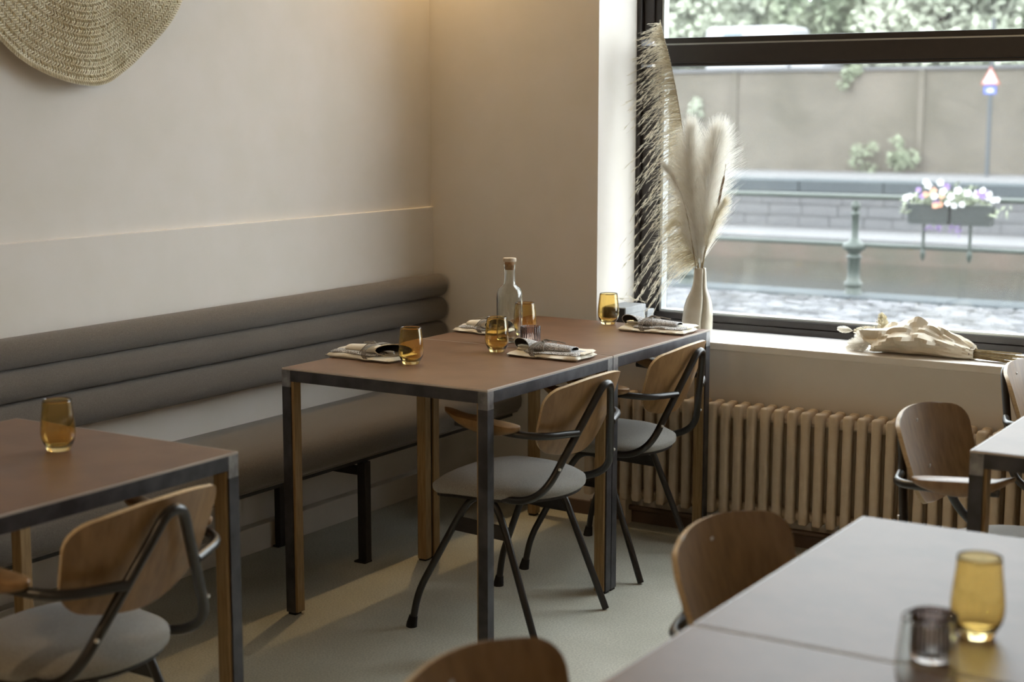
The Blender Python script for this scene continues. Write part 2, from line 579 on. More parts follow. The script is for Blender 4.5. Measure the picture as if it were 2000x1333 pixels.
# ------------------------------------------------------------------ radiator
def make_radiator():
    t = thing('radiator', 'cream cast iron column radiator under the window sill', 'radiator', (-.012, .028, 0))
    bm = bmesh.new()
    bbox(bm, -.0155, .0155, -.127, -.094, .098, .492, .009, 3)
    bbox(bm, -.0155, .0155, -.066, -.034, .098, .492, .009, 3)
    bbox(bm, -.0155, .0155, -.120, -.040, .440, .490, .010, 3)
    bbox(bm, -.0155, .0155, -.120, -.040, .100, .140, .010, 3)
    sec = obj('section', bm, M_rad, t)
    autosmooth(sec, 45)
    x, first, n = .766, True, 0
    while x < 2.72:
        if first:
            sec.location.x = x
            first = False
        else:
            inst(sec, 'section', t, (x, 0, 0))
        x += .0491
        n += 1
    for z in (.455, .125):
        tubeobj('hub', [(.756, -.08, z), (x - .04, -.08, z)], .019, M_rad, t, 12)
    for xx in (.90, 1.75, 2.62):
        box('foot', xx - .012, xx + .012, -.10, -.05, 0, .105, M_rad, t)
    tubeobj('supply_pipe', [(.75, -.065, .060), (2.75, -.065, .060)], .010, M_pipe, t, 10)
make_radiator()

# ------------------------------------------------------------------ tables
LEG = .031
def make_table(name, label, x0, x1, y0, y1, group='steel framed square tables'):
    cx, cy = (x0 + x1) / 2, (y0 + y1) / 2
    t = thing(name, label, 'table', (cx, cy, 0), 0, group)
    hx, hy = (x1 - x0) / 2, (y1 - y0) / 2
    box('tabletop', -hx + .003, hx - .003, -hy + .003, hy - .003, .7445, .750, M_top, t, .001, 1)
    for s in (-1, 1):
        box('edge_strip', -hx, hx, s * hy - (.003 if s > 0 else 0), s * hy + (.003 if s < 0 else 0), .7445, .7492, M_edge, t)
        box('edge_strip', s * hx - (.003 if s > 0 else 0), s * hx + (.003 if s < 0 else 0), -hy + .003, hy - .003, .7445, .7492, M_edge, t)
        a, b = (-hy, -hy + .018) if s < 0 else (hy - .018, hy)
        box('rail', -hx + LEG, hx - LEG, a, b, .711, .7440, M_steel, t, .001, 1)
        a, b = (-hx, -hx + .018) if s < 0 else (hx - .018, hx)
        box('rail', a, b, -hy + LEG, hy - LEG, .711, .7440, M_steel, t, .001, 1)
    for sx in (-1, 1):
        for sy in (-1, 1):
            X = lambda a, b: (min(sx * (hx - a), sx * (hx - b)), max(sx * (hx - a), sx * (hx - b)))
            Y = lambda a, b: (min(sy * (hy - a), sy * (hy - b)), max(sy * (hy - a), sy * (hy - b)))
            bm = bmesh.new()
            bbox(bm, *X(0, LEG), *Y(0, .005), .008, .694)
            bbox(bm, *X(0, .005), *Y(.005, LEG), .008, .694)
            leg = obj('leg', bm, M_steel, t)
            box('wood_core', *X(.0055, LEG + .008), *Y(.0055, LEG + .008), .008, .7105, M_oak, leg, .0015, 1)
            box('glide', *X(.004, LEG), *Y(.004, LEG), 0, .008, M_rubber, leg)
            bm = bmesh.new()
            bbox(bm, *X(0, LEG), *Y(0, .005), .6942, .7108)
            bbox(bm, *X(0, .005), *Y(.005, LEG), .6942, .7108)
            bbox(bm, *X(0, LEG), *Y(0, LEG), .7110, .7440)
            obj('corner_joint', bm, M_weld, t)
    return t
make_table('square_table', 'brown square table at centre, set with amber glasses and two napkin bundles', .5216, 1.2397, -1.5224, -.8130)
make_table('square_table', 'brown square table in the room corner, pushed against the wall beside the window', .5216, 1.2397, -.8085, -.1051)
make_table('square_table', 'brown square table at lower left with a single amber glass', .474, 1.1893, -3.173, -2.4575)
make_table('square_table', 'pale shining square table at lower right carrying an amber glass and tealight holder', 2.546, 3.28, -2.9935, -2.262)
make_table('square_table', 'pale table at the bottom edge, nearest the camera, with a clear tumbler', 2.546, 3.28, -3.73, -2.9995)
make_table('square_table', 'pale square table at right edge with its dark leg before the radiator', 2.552, 3.27, -1.583, -.873)

# ------------------------------------------------------------------ chairs
def make_chair():
    t = thing('armchair', '', 'chair')
    # seat
    n, rings = 48, 9
    verts, faces = [], []
    def outline(a):
        c, s_ = math.cos(a), math.sin(a)
        e = 2.9 if c < 0 else 2.25
        k = (abs(c) ** e + abs(s_) ** e) ** (-1 / e)
        x, y = k * c, k * s_
        hw = .212 - .010 * (x + 1) / 2
        return (-.005 + .212 * x, y * hw)
    def top(r, x):
        return .461 - .030 * r ** 5 - .020 * max(0, -x - .08) / .13 * r
    verts.append((-.005, 0, .461))
    for i in range(1, rings + 1):
        r = i / rings
        for k in range(n):
            x, y = outline(2 * PI * k / n)
            xx, yy = -.005 + (x + .005) * r, y * r
            verts.append((xx, yy, top(r, xx)))
    for i, (sc, dz) in enumerate([(1.006, -.007), (1.0, -.017), (.965, -.024)]):
        for k in range(n):
            x, y = outline(2 * PI * k / n)
            verts.append((-.005 + (x + .005) * sc, y * sc, top(1, x) + dz))
    nr = rings + 3
    for k in range(n):
        faces.append((0, 1 + k, 1 + (k + 1) % n))
    for i in range(nr - 1):
        for k in range(n):
            a, b = 1 + i * n, 1 + (i + 1) * n
            faces.append((a + k, b + k, b + (k + 1) % n, a + (k + 1) % n))
    faces.append(tuple(1 + (nr - 1) * n + k for k in range(n)))
    raw('seat', verts, faces, M_seat, t, smooth=True)
    # seat shell underneath
    verts, faces = [], []
    for sc, dz in ((.95, -.0245), (.95, -.033)):
        for k in range(n):
            x, y = outline(2 * PI * k / n)
            verts.append((-.005 + (x + .005) * sc, y * sc, top(1, x) + dz))
    for k in range(n):
        faces.append((k, (k + 1) % n, n + (k + 1) % n, n + k))
    faces.append(tuple(range(n)))
    faces.append(tuple(range(n, 2 * n))[::-1])
    raw('seat_shell', verts, faces, M_black, t)
    # compass legs
    for s in (-1, 1):
        path = fillet([(-.202, s * .236, .008), (-.186, s * .229, .106), (-.070, s * .180, .345), (-.030, s * .172, .400), (.035, s * .172, .400), (.070, s * .175, .345), (.202, s * .203, .004)],
                      [.05, .05, .03, .03, .05], 5)
        leg = tubeobj('leg_bow', path, .0105, M_tube, t, 12)
        tubeobj('rubber_foot', [(-.2045, s * .237, 0), (-.203, s * .2365, .012), (-.1985, s * .2345, .034)], [.0165, .0155, .0125], M_rubber, leg, 12)
        bm = bmesh.new()
        bmesh.ops.create_cube(bm, size=1)
        for v in bm.verts:
            top_ = v.co.z > 0
            xx = (-.076 if top_ else -.094) if v.co.x < 0 else (.074 if top_ else .090)
            zz = (.338 if top_ else .298) - (.0 if v.co.x < 0 else .008)
            v.co = Vector((xx, s * (.181 + (0 if top_ else .008)) + v.co.y * .004, zz))
        obj('gusset_plate', bm, M_black, leg)
    for x in (-.028, .033):
        tubeobj('cross_bar', [(x, -.172, .401), (x, .172, .401)], .009, M_tube, t, 10)
    # hairpin back frame
    half = fillet([(-.13, -.150, .409), (.150, -.186, .409), (.222, -.184, .452), (.303, -.0325, .7165)], [.05, .055], 8)
    arc = []
    for k in range(1, 12):
        an = math.radians(151 - 122 * k / 12)
        arc.append(Vector((.303 + .005 * math.sin(PI * k / 12), .036 * math.cos(an), .699 + .036 * math.sin(an))))
    full = half + arc + [Vector((p.x, -p.y, p.z)) for p in half[::-1]]
    tubeobj('back_frame', full, .0112, M_tube, t, 12)
    # backrest: bent plywood
    NU, NV, th = 28, 18, .010
    zb, zt = .528, .760
    def pos(u, v):
        z = zb + (zt - zb) * v
        # half width along the height: rounded corners
        hw = .216 - .028 * (1 - v) ** 1.3
        lo = .095
        hgt = (z - zb)
        if hgt < lo:
            q = 1 - hgt / lo
            hw -= .085 * (1 - math.sqrt(max(0, 1 - q * q)))
        hh = (zt - z)
        if hh < .062:
            q = 1 - hh / .062
            hw -= .060 * (1 - math.sqrt(max(0, 1 - q * q)))
        y = u * hw
        zz = z - (.016 * (abs(u) ** 2.2) * max(0, (v - .5) / .5)) + (.014 * u * u * max(0, (.3 - v) / .3))
        xc = .212 + .080 * v + .006 * math.sin(v * PI)
        x = xc - .054 * (abs(y) / .21) ** 2
        return x, y, zz
    V = []
    for side in (0, 1):
        for j in range(NV + 1):
            # denser rows toward the rounded ends
            v = .5 - .5 * math.cos(PI * j / NV)
            for i in range(NU + 1):
                u = -1 + 2 * i / NU
                x, y, z = pos(u, v)
                nrm = Vector((1, .108 * y / .21 / .21 * 1.0, -.34)).normalized()
                V.append(Vector((x, y, z)) - nrm * th * (.5 if side else -.5))
    W = NU + 1
    L = W * (NV + 1)
    F, fm = [], []
    for j in range(NV):
        for i in range(NU):
            a = j * W + i
            F.append((a, a + 1, a + W + 1, a + W)); fm.append(0)
            F.append((L + a, L + a + W, L + a + W + 1, L + a + 1)); fm.append(0)
    border = [i for i in range(W)] + [j * W + NU for j in range(1, NV + 1)] + [NV * W + i for i in range(NU - 1, -1, -1)] + [j * W for j in range(NV - 1, 0, -1)]
    for k in range(len(border)):
        a, b = border[k], border[(k + 1) % len(border)]
        F.append((b, a, L + a, L + b)); fm.append(1)
    o = raw('backrest', [tuple(v) for v in V], F, None, t, mats=[M_ply, M_plyedge], fm=fm)
    autosmooth(o, 50)
    for (x, z) in ((.2785, .722), (.2395, .610)):
        b = lathe('bolt', [(0, .003), (.0035, .0026), (.006, .001), (.0062, 0)], M_bolt, o, 12)
        b.location = (x, 0, z)
        b.rotation_euler = (0, -PI / 2 - .33, 0)
    for s in (-1, 1):
        b = lathe('bolt', [(0, .006), (.004, .005), (.0045, 0)], M_bolt, t, 10)
        b.location = (.2465, s * .158, .510)
        b.rotation_euler = (0, PI / 2, 0)
    # arms
    for s in (-1, 1):
        a = tubeobj('arm_tube', fillet([(.272, s * .100, .606), (.232, s * .222, .611), (.155, s * .254, .617), (-.03, s * .256, .630)], [.05, .05], 6), .0105, M_tube, t, 12)
        n_, V, F = 22, [], []
        K = 12
        for i in range(n_ + 1):
            u = i / n_
            x = .178 - .245 * u
            wdt = .027 * (1 - abs(2 * u - 1) ** 5) ** .5 * (1 - .12 * u) + .004
            zt_ = .637 + .022 * u + .010 * max(0, u - .8) / .2
            dep = .008 + .033 * math.sin(PI * min(1, u * 1.06)) ** .8 if 0 < u < .96 else .008
            for k in range(K):
                an = 2 * PI * k / K
                yy = math.cos(an) * wdt
                zz = zt_ + (.0035 * math.sin(an) if math.sin(an) > 0 else dep * math.sin(an))
                V.append((x, s * .256 + yy, zz))
        for i in range(n_):
            for k in range(K):
                F.append((i * K + k, i * K + (k + 1) % K, (i + 1) * K + (k + 1) % K, (i + 1) * K + k))
        F.append(tuple(range(K))[::-1])
        F.append(tuple(n_ * K + k for k in range(K)))
        autosmooth(raw('arm_pad', V, F, M_ply, a), 60)
    return t
chairs = [
    ((1.11, -1.18), 0, 'grey-seated wooden chair at the middle brown table, seen from behind'),
    ((1.07, -.495), .05, 'grey-seated wooden chair at the corner table, nearest the window sill'),
    ((1.085, -2.88), .05, 'grey-seated wooden chair cut off at the lower left of the frame'),
    ((2.58, -1.20), PI - .09, 'wooden chair in front of the radiator, facing the table at right'),
    ((2.61, -.33), PI - .05, 'chair back at the right edge just below the dried bouquet'),
    ((2.612, -2.488), PI - .07, 'blurred curved chair back against the large pale table'),
    ((2.62, -3.32), PI, 'blurred chair back at the bottom edge, only its top showing'),
]
proto = make_chair()
for i, ((x, y), rz, lab) in enumerate(chairs):
    o = proto if i == 0 else copy_tree(proto)
    o.location = (x, y, 0)
    o.rotation_euler = (0, 0, rz)
    tag(o, lab, 'chair', 'steel and plywood armchairs')

# ------------------------------------------------------------------ table ware
ZT = .7502
def tumbler(label, x, y, mt=M_amber, h=.109, group='amber tumblers', rz=0, name='tumbler'):
    outer = smoothprof([(.0215, .0), (.0240, .0015), (.0285, .010), (.0348, .022), (.0378, .036), (.0376, .052), (.0358, .072), (.0333, .092), (.0312, h)], 5)
    inner = smoothprof([(.0302, h), (.0323, .092), (.0348, .072), (.0365, .052), (.0366, .037), (.0330, .023), (.0240, .0125), (.012, .0100), (.0, .0098)], 5)
    prof = [(0, .0022), (.018, .0014)] + outer + [(.0307, h + .0006)] + inner
    prof[-1] = (0, prof[-1][1])
    o = lathe(name, prof, mt, None, 48)
    o.location = (x, y, ZT)
    return tag(o, label, 'glass', group)
tumbler('amber glass on the middle table, in front of the left napkin bundle', .802, -1.264)
tumbler('amber glass on the middle table, between the bottle and the right napkin bundle', .889, -.925)
tumbler('amber glass standing behind the clear bottle', .770, -.560)
tumbler('amber glass on the corner table, in front of the dark box', .875, -.170)
tumbler('dark amber glass alone on the lower left table', .847, -2.66, h=.113)
tumbler('yellow amber glass on the pale table at lower right', 2.912, -2.825, h=.116)
tumbler('clear empty tumbler at the bottom edge before the candle holder', 2.925, -3.108, M_clear, group='clear tumblers')

def bottle():
    t = thing('glass_bottle', 'tall clear glass bottle with cork stopper on the brown tables', 'bottle', (.807, -.720, ZT))
    outer = smoothprof([(.034, 0), (.0395, .003), (.042, .012), (.0425, .05), (.0425, .125), (.0424, .148), (.0408, .162), (.0355, .175), (.0262, .184), (.0200, .191), (.0186, .208), (.0182, .240), (.0196, .246), (.0198, .253)], 4)
    inner = [(r - .0028 if z > .006 else r - .006, max(z, .0075)) for r, z in outer][::-1]
    prof = [(0, .006), (.02, .003)] + outer + inner + [(0, .011)]
    lathe('body', prof, M_clear, t, 48)
    st = lathe('stopper', [(0, .236), (.0145, .236), (.0158, .254), (.0158, .262), (0, .262)], M_cork, t, 24)
    lathe('stopper_cap', [(0, .262), (.021, .262), (.0218, .264), (.0218, .272), (.0208, .274), (0, .274)], M_corktop, st, 28)
bottle()
def candle(name, label, x, y):
    t = thing(name, label, 'candle holder', (x, y, ZT), 0, 'ribbed tealight holders')
    nf = 22
    def rf(a, z):
        return 1 + .035 * math.cos(a * nf)
    prof = [(0, .001), (.026, .0), (.0305, .002), (.0312, .010), (.0314, .064), (.0306, .066), (.0285, .064), (.0278, .010), (.024, .008), (0, .008)]
    lathe('holder', prof, M_smoke, t, 132, rfun=rf)
    cup = lathe('tin_cup', [(0, .0085), (.019, .0085), (.0195, .022), (.0188, .022), (.0185, .0095), (0, .0095)], M_tin, t, 28)
    wx = lathe('wax', [(0, .0098), (.0182, .0098), (.0184, .0205), (.014, .0212), (0, .0208)], M_wax, t, 28)
    tubeobj('wick', [(0, 0, .0205), (.0006, .0004, .029)], .0008, M_dark, wx, 6)
candle('tealight_holder', 'small ribbed glass tealight holder beside the clear bottle', .922, -.778)
candle('tealight_holder', 'blurred ribbed glass tealight holder on the pale table', 2.888, -2.957)

def napkin_bundle(label, x, y, rz, seed=0, L=.25, W=.132, flip=False, rollmat=None):
    rnd = random.Random(seed)
    t = thing('napkin_bundle', label, 'napkin', (x, y, ZT), rz, 'napkin and cutlery bundles')
    def slab(name, x0, x1, y0, y1, z0, th, mt, wob, parent, ph):
        nx, ny = 26, 14
        V, F = [], []
        for side in (1, 0):
            for j in range(ny + 1):
                for i in range(nx + 1):
                    u, v = i / nx, j / ny
                    px, py = x0 + (x1 - x0) * u, y0 + (y1 - y0) * v
                    px += .003 * math.sin(v * 9 + ph) * (abs(2 * u - 1) ** 4)
                    py += .0025 * math.sin(u * 11 + ph) * (abs(2 * v - 1) ** 4)
                    eu, ev = min(u, 1 - u) * (x1 - x0), min(v, 1 - v) * abs(y1 - y0)
                    e = min(eu, ev)
                    rnd_ = min(1, math.sqrt(max(0, e) / (th * .7))) if e < th * .7 else 1
                    wv = wob * noise.noise(Vector((px * 22 + ph, py * 22, ph)))
                    pinch = .0045 * math.exp(-((px + .03) / .02) ** 2) if side else 0
                    z = z0 + (th * (.5 + .5 * rnd_) + wv - pinch if side else th * (.5 - .5 * rnd_) + max(0, wv * .3))
                    V.append((px, py, max(0.0003, z)))
        w_ = nx + 1
        Lk = w_ * (ny + 1)
        for j in range(ny):
            for i in range(nx):
                a = j * w_ + i
                F.append((a, a + 1, a + w_ + 1, a + w_))
                F.append((Lk + a, Lk + a + w_, Lk + a + w_ + 1, Lk + a + 1))
        bd = list(range(w_)) + [j * w_ + nx for j in range(1, ny + 1)] + [ny * w_ + i for i in range(nx - 1, -1, -1)] + [j * w_ for j in range(ny - 1, 0, -1)]
        for k in range(len(bd)):
            a, b = bd[k], bd[(k + 1) % len(bd)]
            F.append((b, a, Lk + a, Lk + b))
        o = raw(name, V, F, mt, parent, smooth=True)
        return o
    nap = slab('napkin', -L / 2, L / 2, -W / 2, W / 2, 0, .014, M_linen, .003, t, rnd.random() * 9)
    slab('napkin_fold', -L / 2 + .01, L / 2 - .003, -W / 2 + .045, W / 2 + .002, .0125, .012, M_linen, .003, nap, rnd.random() * 9)
    cl = slab('grey_cloth', -L / 2 + .055, L / 2 - .010, -W / 2 + .012, W / 2 - .030, .0120, .0110, M_grey, .002, t, rnd.random() * 9)
    # the rolled cutlery pocket, open at one end
    n_, K, V, F, fm = 20, 20, [], [], []
    for side in (0, 1):
        for i in range(n_ + 1):
            u = i / n_
            px = -L / 2 + .006 + (L * .80) * u
            ry = (.035 - .009 * u) - side * .0022
            rz_ = (.0195 - .010 * u) - .004 * math.exp(-((u - .38) / .10) ** 2) - side * .0022
            for k in range(K):
                an = 2 * PI * k / K
                mouth = -1.35 * math.cos(an) * ry * max(0, 1 - u / .35)      # slanted opening
                V.append((px + mouth + .020 * max(0, 1 - u / .35), -.012 + math.cos(an) * ry + .012 * u, .0325 - .006 * u + math.sin(an) * max(.002, rz_)))
    q = (n_ + 1) * K
    for i in range(n_):
        for k in range(K):
            a, b, c, d = i * K + k, i * K + (k + 1) % K, (i + 1) * K + (k + 1) % K, (i + 1) * K + k
            F.append((a, b, c, d)); fm.append(0)
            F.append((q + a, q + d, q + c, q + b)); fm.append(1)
    for k in range(K):
        F.append((k, q + k, q + (k + 1) % K, (k + 1) % K)); fm.append(0)
        F.append((n_ * K + k, n_ * K + (k + 1) % K, q + n_ * K + (k + 1) % K, q + n_ * K + k)); fm.append(0)
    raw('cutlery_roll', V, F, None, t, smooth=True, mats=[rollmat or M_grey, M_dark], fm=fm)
    # cutlery handles inside the roll
    for k, yy in enumerate((-.020, -.006)):
        tubeobj('cutlery_handle', [(-L / 2 + .018 + .012 * k, yy, .0275), (-L / 2 + .03 + .012 * k, yy, .0275), (L * .2, yy + .006, .028)], [.004, .0065, .003], M_cutlery, t, 10, flat=.6)
    # string tied round the middle
    for dx in (-.033, -.027, -.021):
        pts = []
        for k in range(28):
            an = 2 * PI * k / 28
            c, s_ = math.cos(an), math.sin(an)
            pts.append((dx + .004 * c, -.004 + (W / 2 + .003) * (abs(c) ** .7) * (1 if c > 0 else -1), .0230 + .0225 * (abs(s_) ** .8) * (1 if s_ > 0 else -1)))
        tubeobj('string', pts, .0016, M_string, t, 6, closed=True)
    bm = bmesh.new()
    tube(bm, catmull([(-.03, -.012, .046), (-.018, -.004, .052), (-.008, .004, .049), (-.016, .010, .045), (-.028, .002, .049)], 4), .0018, 6)
    tube(bm, catmull([(-.026, -.008, .049), (-.010, -.026, .046), (-.004, -.044, .034), (.002, -.052, .022)], 4), .0017, 6)
    tube(bm, catmull([(-.024, -.002, .050), (.012, .010, .047), (.040, .016, .042)], 4), .0017, 6)
    obj('string_bow', bm, M_string, t, smooth=True)
    if flip:
        def mirror(o):
            for c in o.children:
                mirror(c)
            if o.type == 'MESH':
                for v in o.data.vertices:
                    v.co.x = -v.co.x
                o.data.flip_normals()
        mirror(t)
    return t
napkin_bundle('cream and grey napkin bundle tied with string, left side of the middle table', .632, -1.236, -.05, 1, flip=True, rollmat=M_linen)
napkin_bundle('grey napkin bundle tied with string in front of the tealight holder', 1.085, -.922, .02, 2)
napkin_bundle('grey napkin bundle tied with string on the corner table near the vase', 1.105, -.240, .05, 3)
napkin_bundle('cream napkin bundle at the bench side of the corner table, partly behind a glass', .614, -.572, -.1, 4, L=.18, flip=True, rollmat=M_linen)

# ------------------------------------------------------------------ window sill things
def vase():
    t = thing('stoneware_vase', 'pale glazed stoneware vase with a folded groove on the window sill', 'vase', (1.077, .13, .69))
    prof = [(.048, 0), (.0555, .004), (.0570, .02), (.0565, .05), (.0540, .09), (.0500, .115), (.0420, .140), (.0320, .163), (.0260, .185), (.0238, .210), (.0225, .232), (.0205, .246)]
    pr = smoothprof(prof, 5)
    n = 160
    V, F = [], []
    def rad(a, z, r):
        # one deep crease down the right front, the wall folding over it
        a0 = -.66 - .16 * math.cos(min(1, z / .246) * PI * .9)
        d = (a - a0 + PI) % (2 * PI) - PI
        g = math.exp(-(d / (.07 if d > 0 else .14)) ** 2) * .30 * min(1, max(0, (z - .012) / .04)) * min(1, (.256 - z) / .03)
        lobe = .07 * math.exp(-((d - .40) / .28) ** 2)
        return r * (1 - g + lobe)
    for side in (0, 1):
        for r, z in pr:
            for k in range(n):
                a = 2 * PI * k / n
                rr = rad(a, z, r) - side * .0035
                # leaning axis: the neck sits to the right of the foot centre
                sh = .010 * min(1, z / .2)
                zz = z if not side else max(z, .006)
                V.append((rr * math.cos(a) + sh, rr * math.sin(a) * .9, zz))
    m_ = len(pr)
    q = m_ * n
    for i in range(m_ - 1):
        for k in range(n):
            a, b, c, d = i * n + k, i * n + (k + 1) % n, (i + 1) * n + (k + 1) % n, (i + 1) * n + k
            F.append((a, b, c, d))
            F.append((q + a, q + d, q + c, q + b))
    e = (m_ - 1) * n
    for k in range(n):
        F.append((e + k, e + (k + 1) % n, q + e + (k + 1) % n, q + e + k))
    F.append(tuple(range(n))[::-1])
    F.append(tuple(q + k for k in range(n)))
    raw('body', V, F, M_vase, t, smooth=True)
vase()
VT = Vector((1.088, .13, .93))   # mouth of the vase

def ribbon(V, F, pts, w0, w1, side):
    n = len(pts)
    b = len(V)
    for i, p in enumerate(pts):
        ww = w0 + (w1 - w0) * i / (n - 1)
        V.append(tuple(p - side * ww))
        V.append(tuple(p + side * ww))
    for i in range(n - 1):
        F.append((b + 2 * i, b + 2 * i + 1, b + 2 * i + 3, b + 2 * i + 2))
def rv(rnd):
    while True:
        v = Vector((rnd.uniform(-1, 1), rnd.uniform(-1, 1), rnd.uniform(-1, 1)))
        if .05 < v.length < 1:
            return v.normalized()

def drooping_reed():
    rnd = random.Random(11)
    t = thing('reed_plume', 'tall one-sided beige reed plume leaning left in the vase', 'dried grass', (0, 0, 0), 0, 'dried grasses in the vase')
    sp = catmull([(1.085, .13, .80), (1.081, .13, .93), (1.050, .14, 1.126), (1.009, .15, 1.364), (.970, .16, 1.547), (.934, .17, 1.675), (.905, .175, 1.76), (.888, .18, 1.815)], 8)
    n = len(sp)
    tubeobj('stem', sp, [.0028 - .0022 * i / (n - 1) for i in range(n)], M_stem, t, 6)
    V, F = [], []
    NB = 150
    for b in range(NB):
        f = (b + rnd.random()) / NB
        k = .16 + .83 * f
        i = min(n - 2, int(k * (n - 1)))
        p0 = sp[i].lerp(sp[i + 1], k * (n - 1) - i)
        # branches leave the stem to the left: short and level near the tip, long and hanging low down
        reach = (.010 + .27 * (1 - f) ** .72) * rnd.uniform(.45, 1.0)
        reach = min(reach, p0.x - .765)
        fall = reach * (.15 + 1.0 * (1 - f) ** .8 + rnd.uniform(-.18, .18))
        lift = reach * rnd.uniform(.10, .28)
        dy = rnd.uniform(-.10, .03)
        pts = []
        m_ = 9
        for j in range(m_ + 1):
            s_ = j / m_
            pts.append(p0 + Vector((-reach * s_, dy * s_, lift * math.sin(PI * min(1, s_ * 1.3)) * .5 - fall * s_ ** 1.5)))
        for p in pts:
            p.y = min(max(p.y, .03), .285)
            if p.x < .87 and p.z < .80: p.z = .80 + .02 * rnd.random()
        ribbon(V, F, pts, .0009, .0004, rv(rnd))
        for q in range(int(30 * reach / .2) + 7):
            s_ = rnd.uniform(.10, 1)
            j = min(m_ - 1, int(s_ * m_))
            c = pts[j].lerp(pts[j + 1], s_ * m_ - j)
            d = (pts[j + 1] - pts[j]).normalized()
            e = (d + rv(rnd) * .30).normalized() * rnd.uniform(.012, .026)
            ribbon(V, F, [c, c + e * .55, c + e], .0012, .0003, rv(rnd))
        # loose wispy hairs near the stem
        for q in range(int(26 * (1 - f)) + 6):
            c = p0 + Vector((0, 0, rnd.uniform(-.01, .01)))
            e = Vector((-1, rnd.uniform(-.5, .3), rnd.uniform(-.5, .35))).normalized() * reach * rnd.uniform(.3, .75) + Vector((0, 0, -fall * .2))
            ribbon(V, F, [c, c + e * .5 + Vector((0, 0, .004)), c + e], .0010, .0003, rv(rnd))
    o = raw('plume', V, F, M_pampas, t)
    o['kind'] = 'stuff'
drooping_reed()

def fluffy(label, path, r0, n, seed, mt, fine=.0005, start=.25, lmul=1):
    rnd = random.Random(seed)
    t = thing('pampas_plume', label, 'dried grass', (0, 0, 0), 0, 'dried grasses in the vase')
    sp = catmull(path, 8)
    m_ = len(sp)
    tubeobj('stem', sp, [.0024 - .0017 * i / (m_ - 1) for i in range(m_)], M_stem, t, 6)
    V, F = [], []
    for b in range(n):
        f = rnd.random()
        k = start + (1 - start) * f
        i = min(m_ - 2, int(k * (m_ - 1)))
        p0 = sp[i].lerp(sp[i + 1], k * (m_ - 1) - i)
        d = (sp[i + 1] - sp[i]).normalized()
        o_ = rv(rnd)
        o_ = (o_ - d * o_.dot(d)).normalized()
        ln = r0 * lmul * (1.9 - .9 * f) * rnd.uniform(.6, 1.15)
        env = math.sin(PI * min(1, (f * .86 + .14))) ** .6
        ang = rnd.uniform(.12, .55) * env + .06
        e = (d * math.cos(ang) + o_ * math.sin(ang))
        pts = [p0, p0 + e * ln * .5 + o_ * r0 * .10, p0 + e * ln + o_ * r0 * .3 * env - Vector((0, 0, .12 * ln))]
        ribbon(V, F, pts, fine, fine * .3, rv(rnd))
    o = raw('plume', V, F, mt, t)
    o['kind'] = 'stuff'
fluffy('left of the two white fluffy pampas plumes', [(1.084, .128, .80), (1.080, .128, .95), (1.056, .125, 1.164), (1.044, .12, 1.30), (1.046, .12, 1.42)], .085, 6500, 21, M_pampasw)
fluffy('right of the two white fluffy pampas plumes', [(1.088, .132, .80), (1.092, .13, .95), (1.110, .128, 1.165), (1.132, .12, 1.30), (1.150, .12, 1.40)], .100, 8000, 22, M_pampasw)
fluffy('small thin pale plume pointing up left from the vase', [(1.080, .122, .82), (1.076, .112, .95), (1.042, .085, 1.165), (.995, .08, 1.26), (.965, .08, 1.30)], .030, 1100, 23, M_pampasw, start=.45)
fluffy('bristly beige grass ear on the right side of the vase', [(1.094, .128, .82), (1.104, .118, .95), (1.135, .105, 1.06), (1.165, .10, 1.13), (1.190, .10, 1.175)], .040, 1500, 24, M_pampas, start=.35)
fluffy('wispy beige grass low on the left above the vase mouth', [(1.084, .132, .82), (1.070, .140, .95), (1.035, .150, 1.06), (.990, .155, 1.10), (.950, .16, 1.08)], .055, 900, 25, M_pampas, start=.3)
def cattail():
    t = thing('cattail', 'thin brown cattail stem on the right of the vase', 'dried grass', (0, 0, 0), 0, 'dried grasses in the vase')
    p = catmull([(1.092, .125, .82), (1.103, .115, .96), (1.150, .10, 1.131), (1.167, .10, 1.172), (1.188, .10, 1.277), (1.193, .10, 1.312)], 6)
    tubeobj('stem', p, .0013, M_stem, t, 6)
    tubeobj('spike', [(1.166, .10, 1.165), (1.168, .10, 1.175), (1.178, .10, 1.225), (1.186, .10, 1.262), (1.188, .10, 1.272)], [.001, .0042, .0046, .0042, .001], M_brown, t, 10)
cattail()

def storage_box():
    t = thing('storage_box', 'low dark box with grey lid at the left end of the window sill', 'box', (0, 0, .69))
    box('body', .741, .829, .045, .205, 0, .070, M_boxg, t, .001, 1)
    box('lid', .739, .831, .043, .207, .066, .092, M_boxg, t, .002, 1)
    box('front_panel', .740, .828, .0400, .0428, .002, .088, M_box, t)
    box('side_label', .8312, .8318, .08, .12, .012, .05, M_boxg, t)
storage_box()
def small_box():
    bm = bmesh.new()
    bbox(bm, -.034, .034, -.026, .026, 0, .058, .002, 1)
    bbox(bm, -.0355, .0355, -.0275, .0275, .050, .068, .002, 1)
    o = obj('card_box', bm, M_boxg)
    o.location = (.800, .240, .69)
    tag(o, 'small grey card box behind the dark box by the window frame', 'box')
small_box()

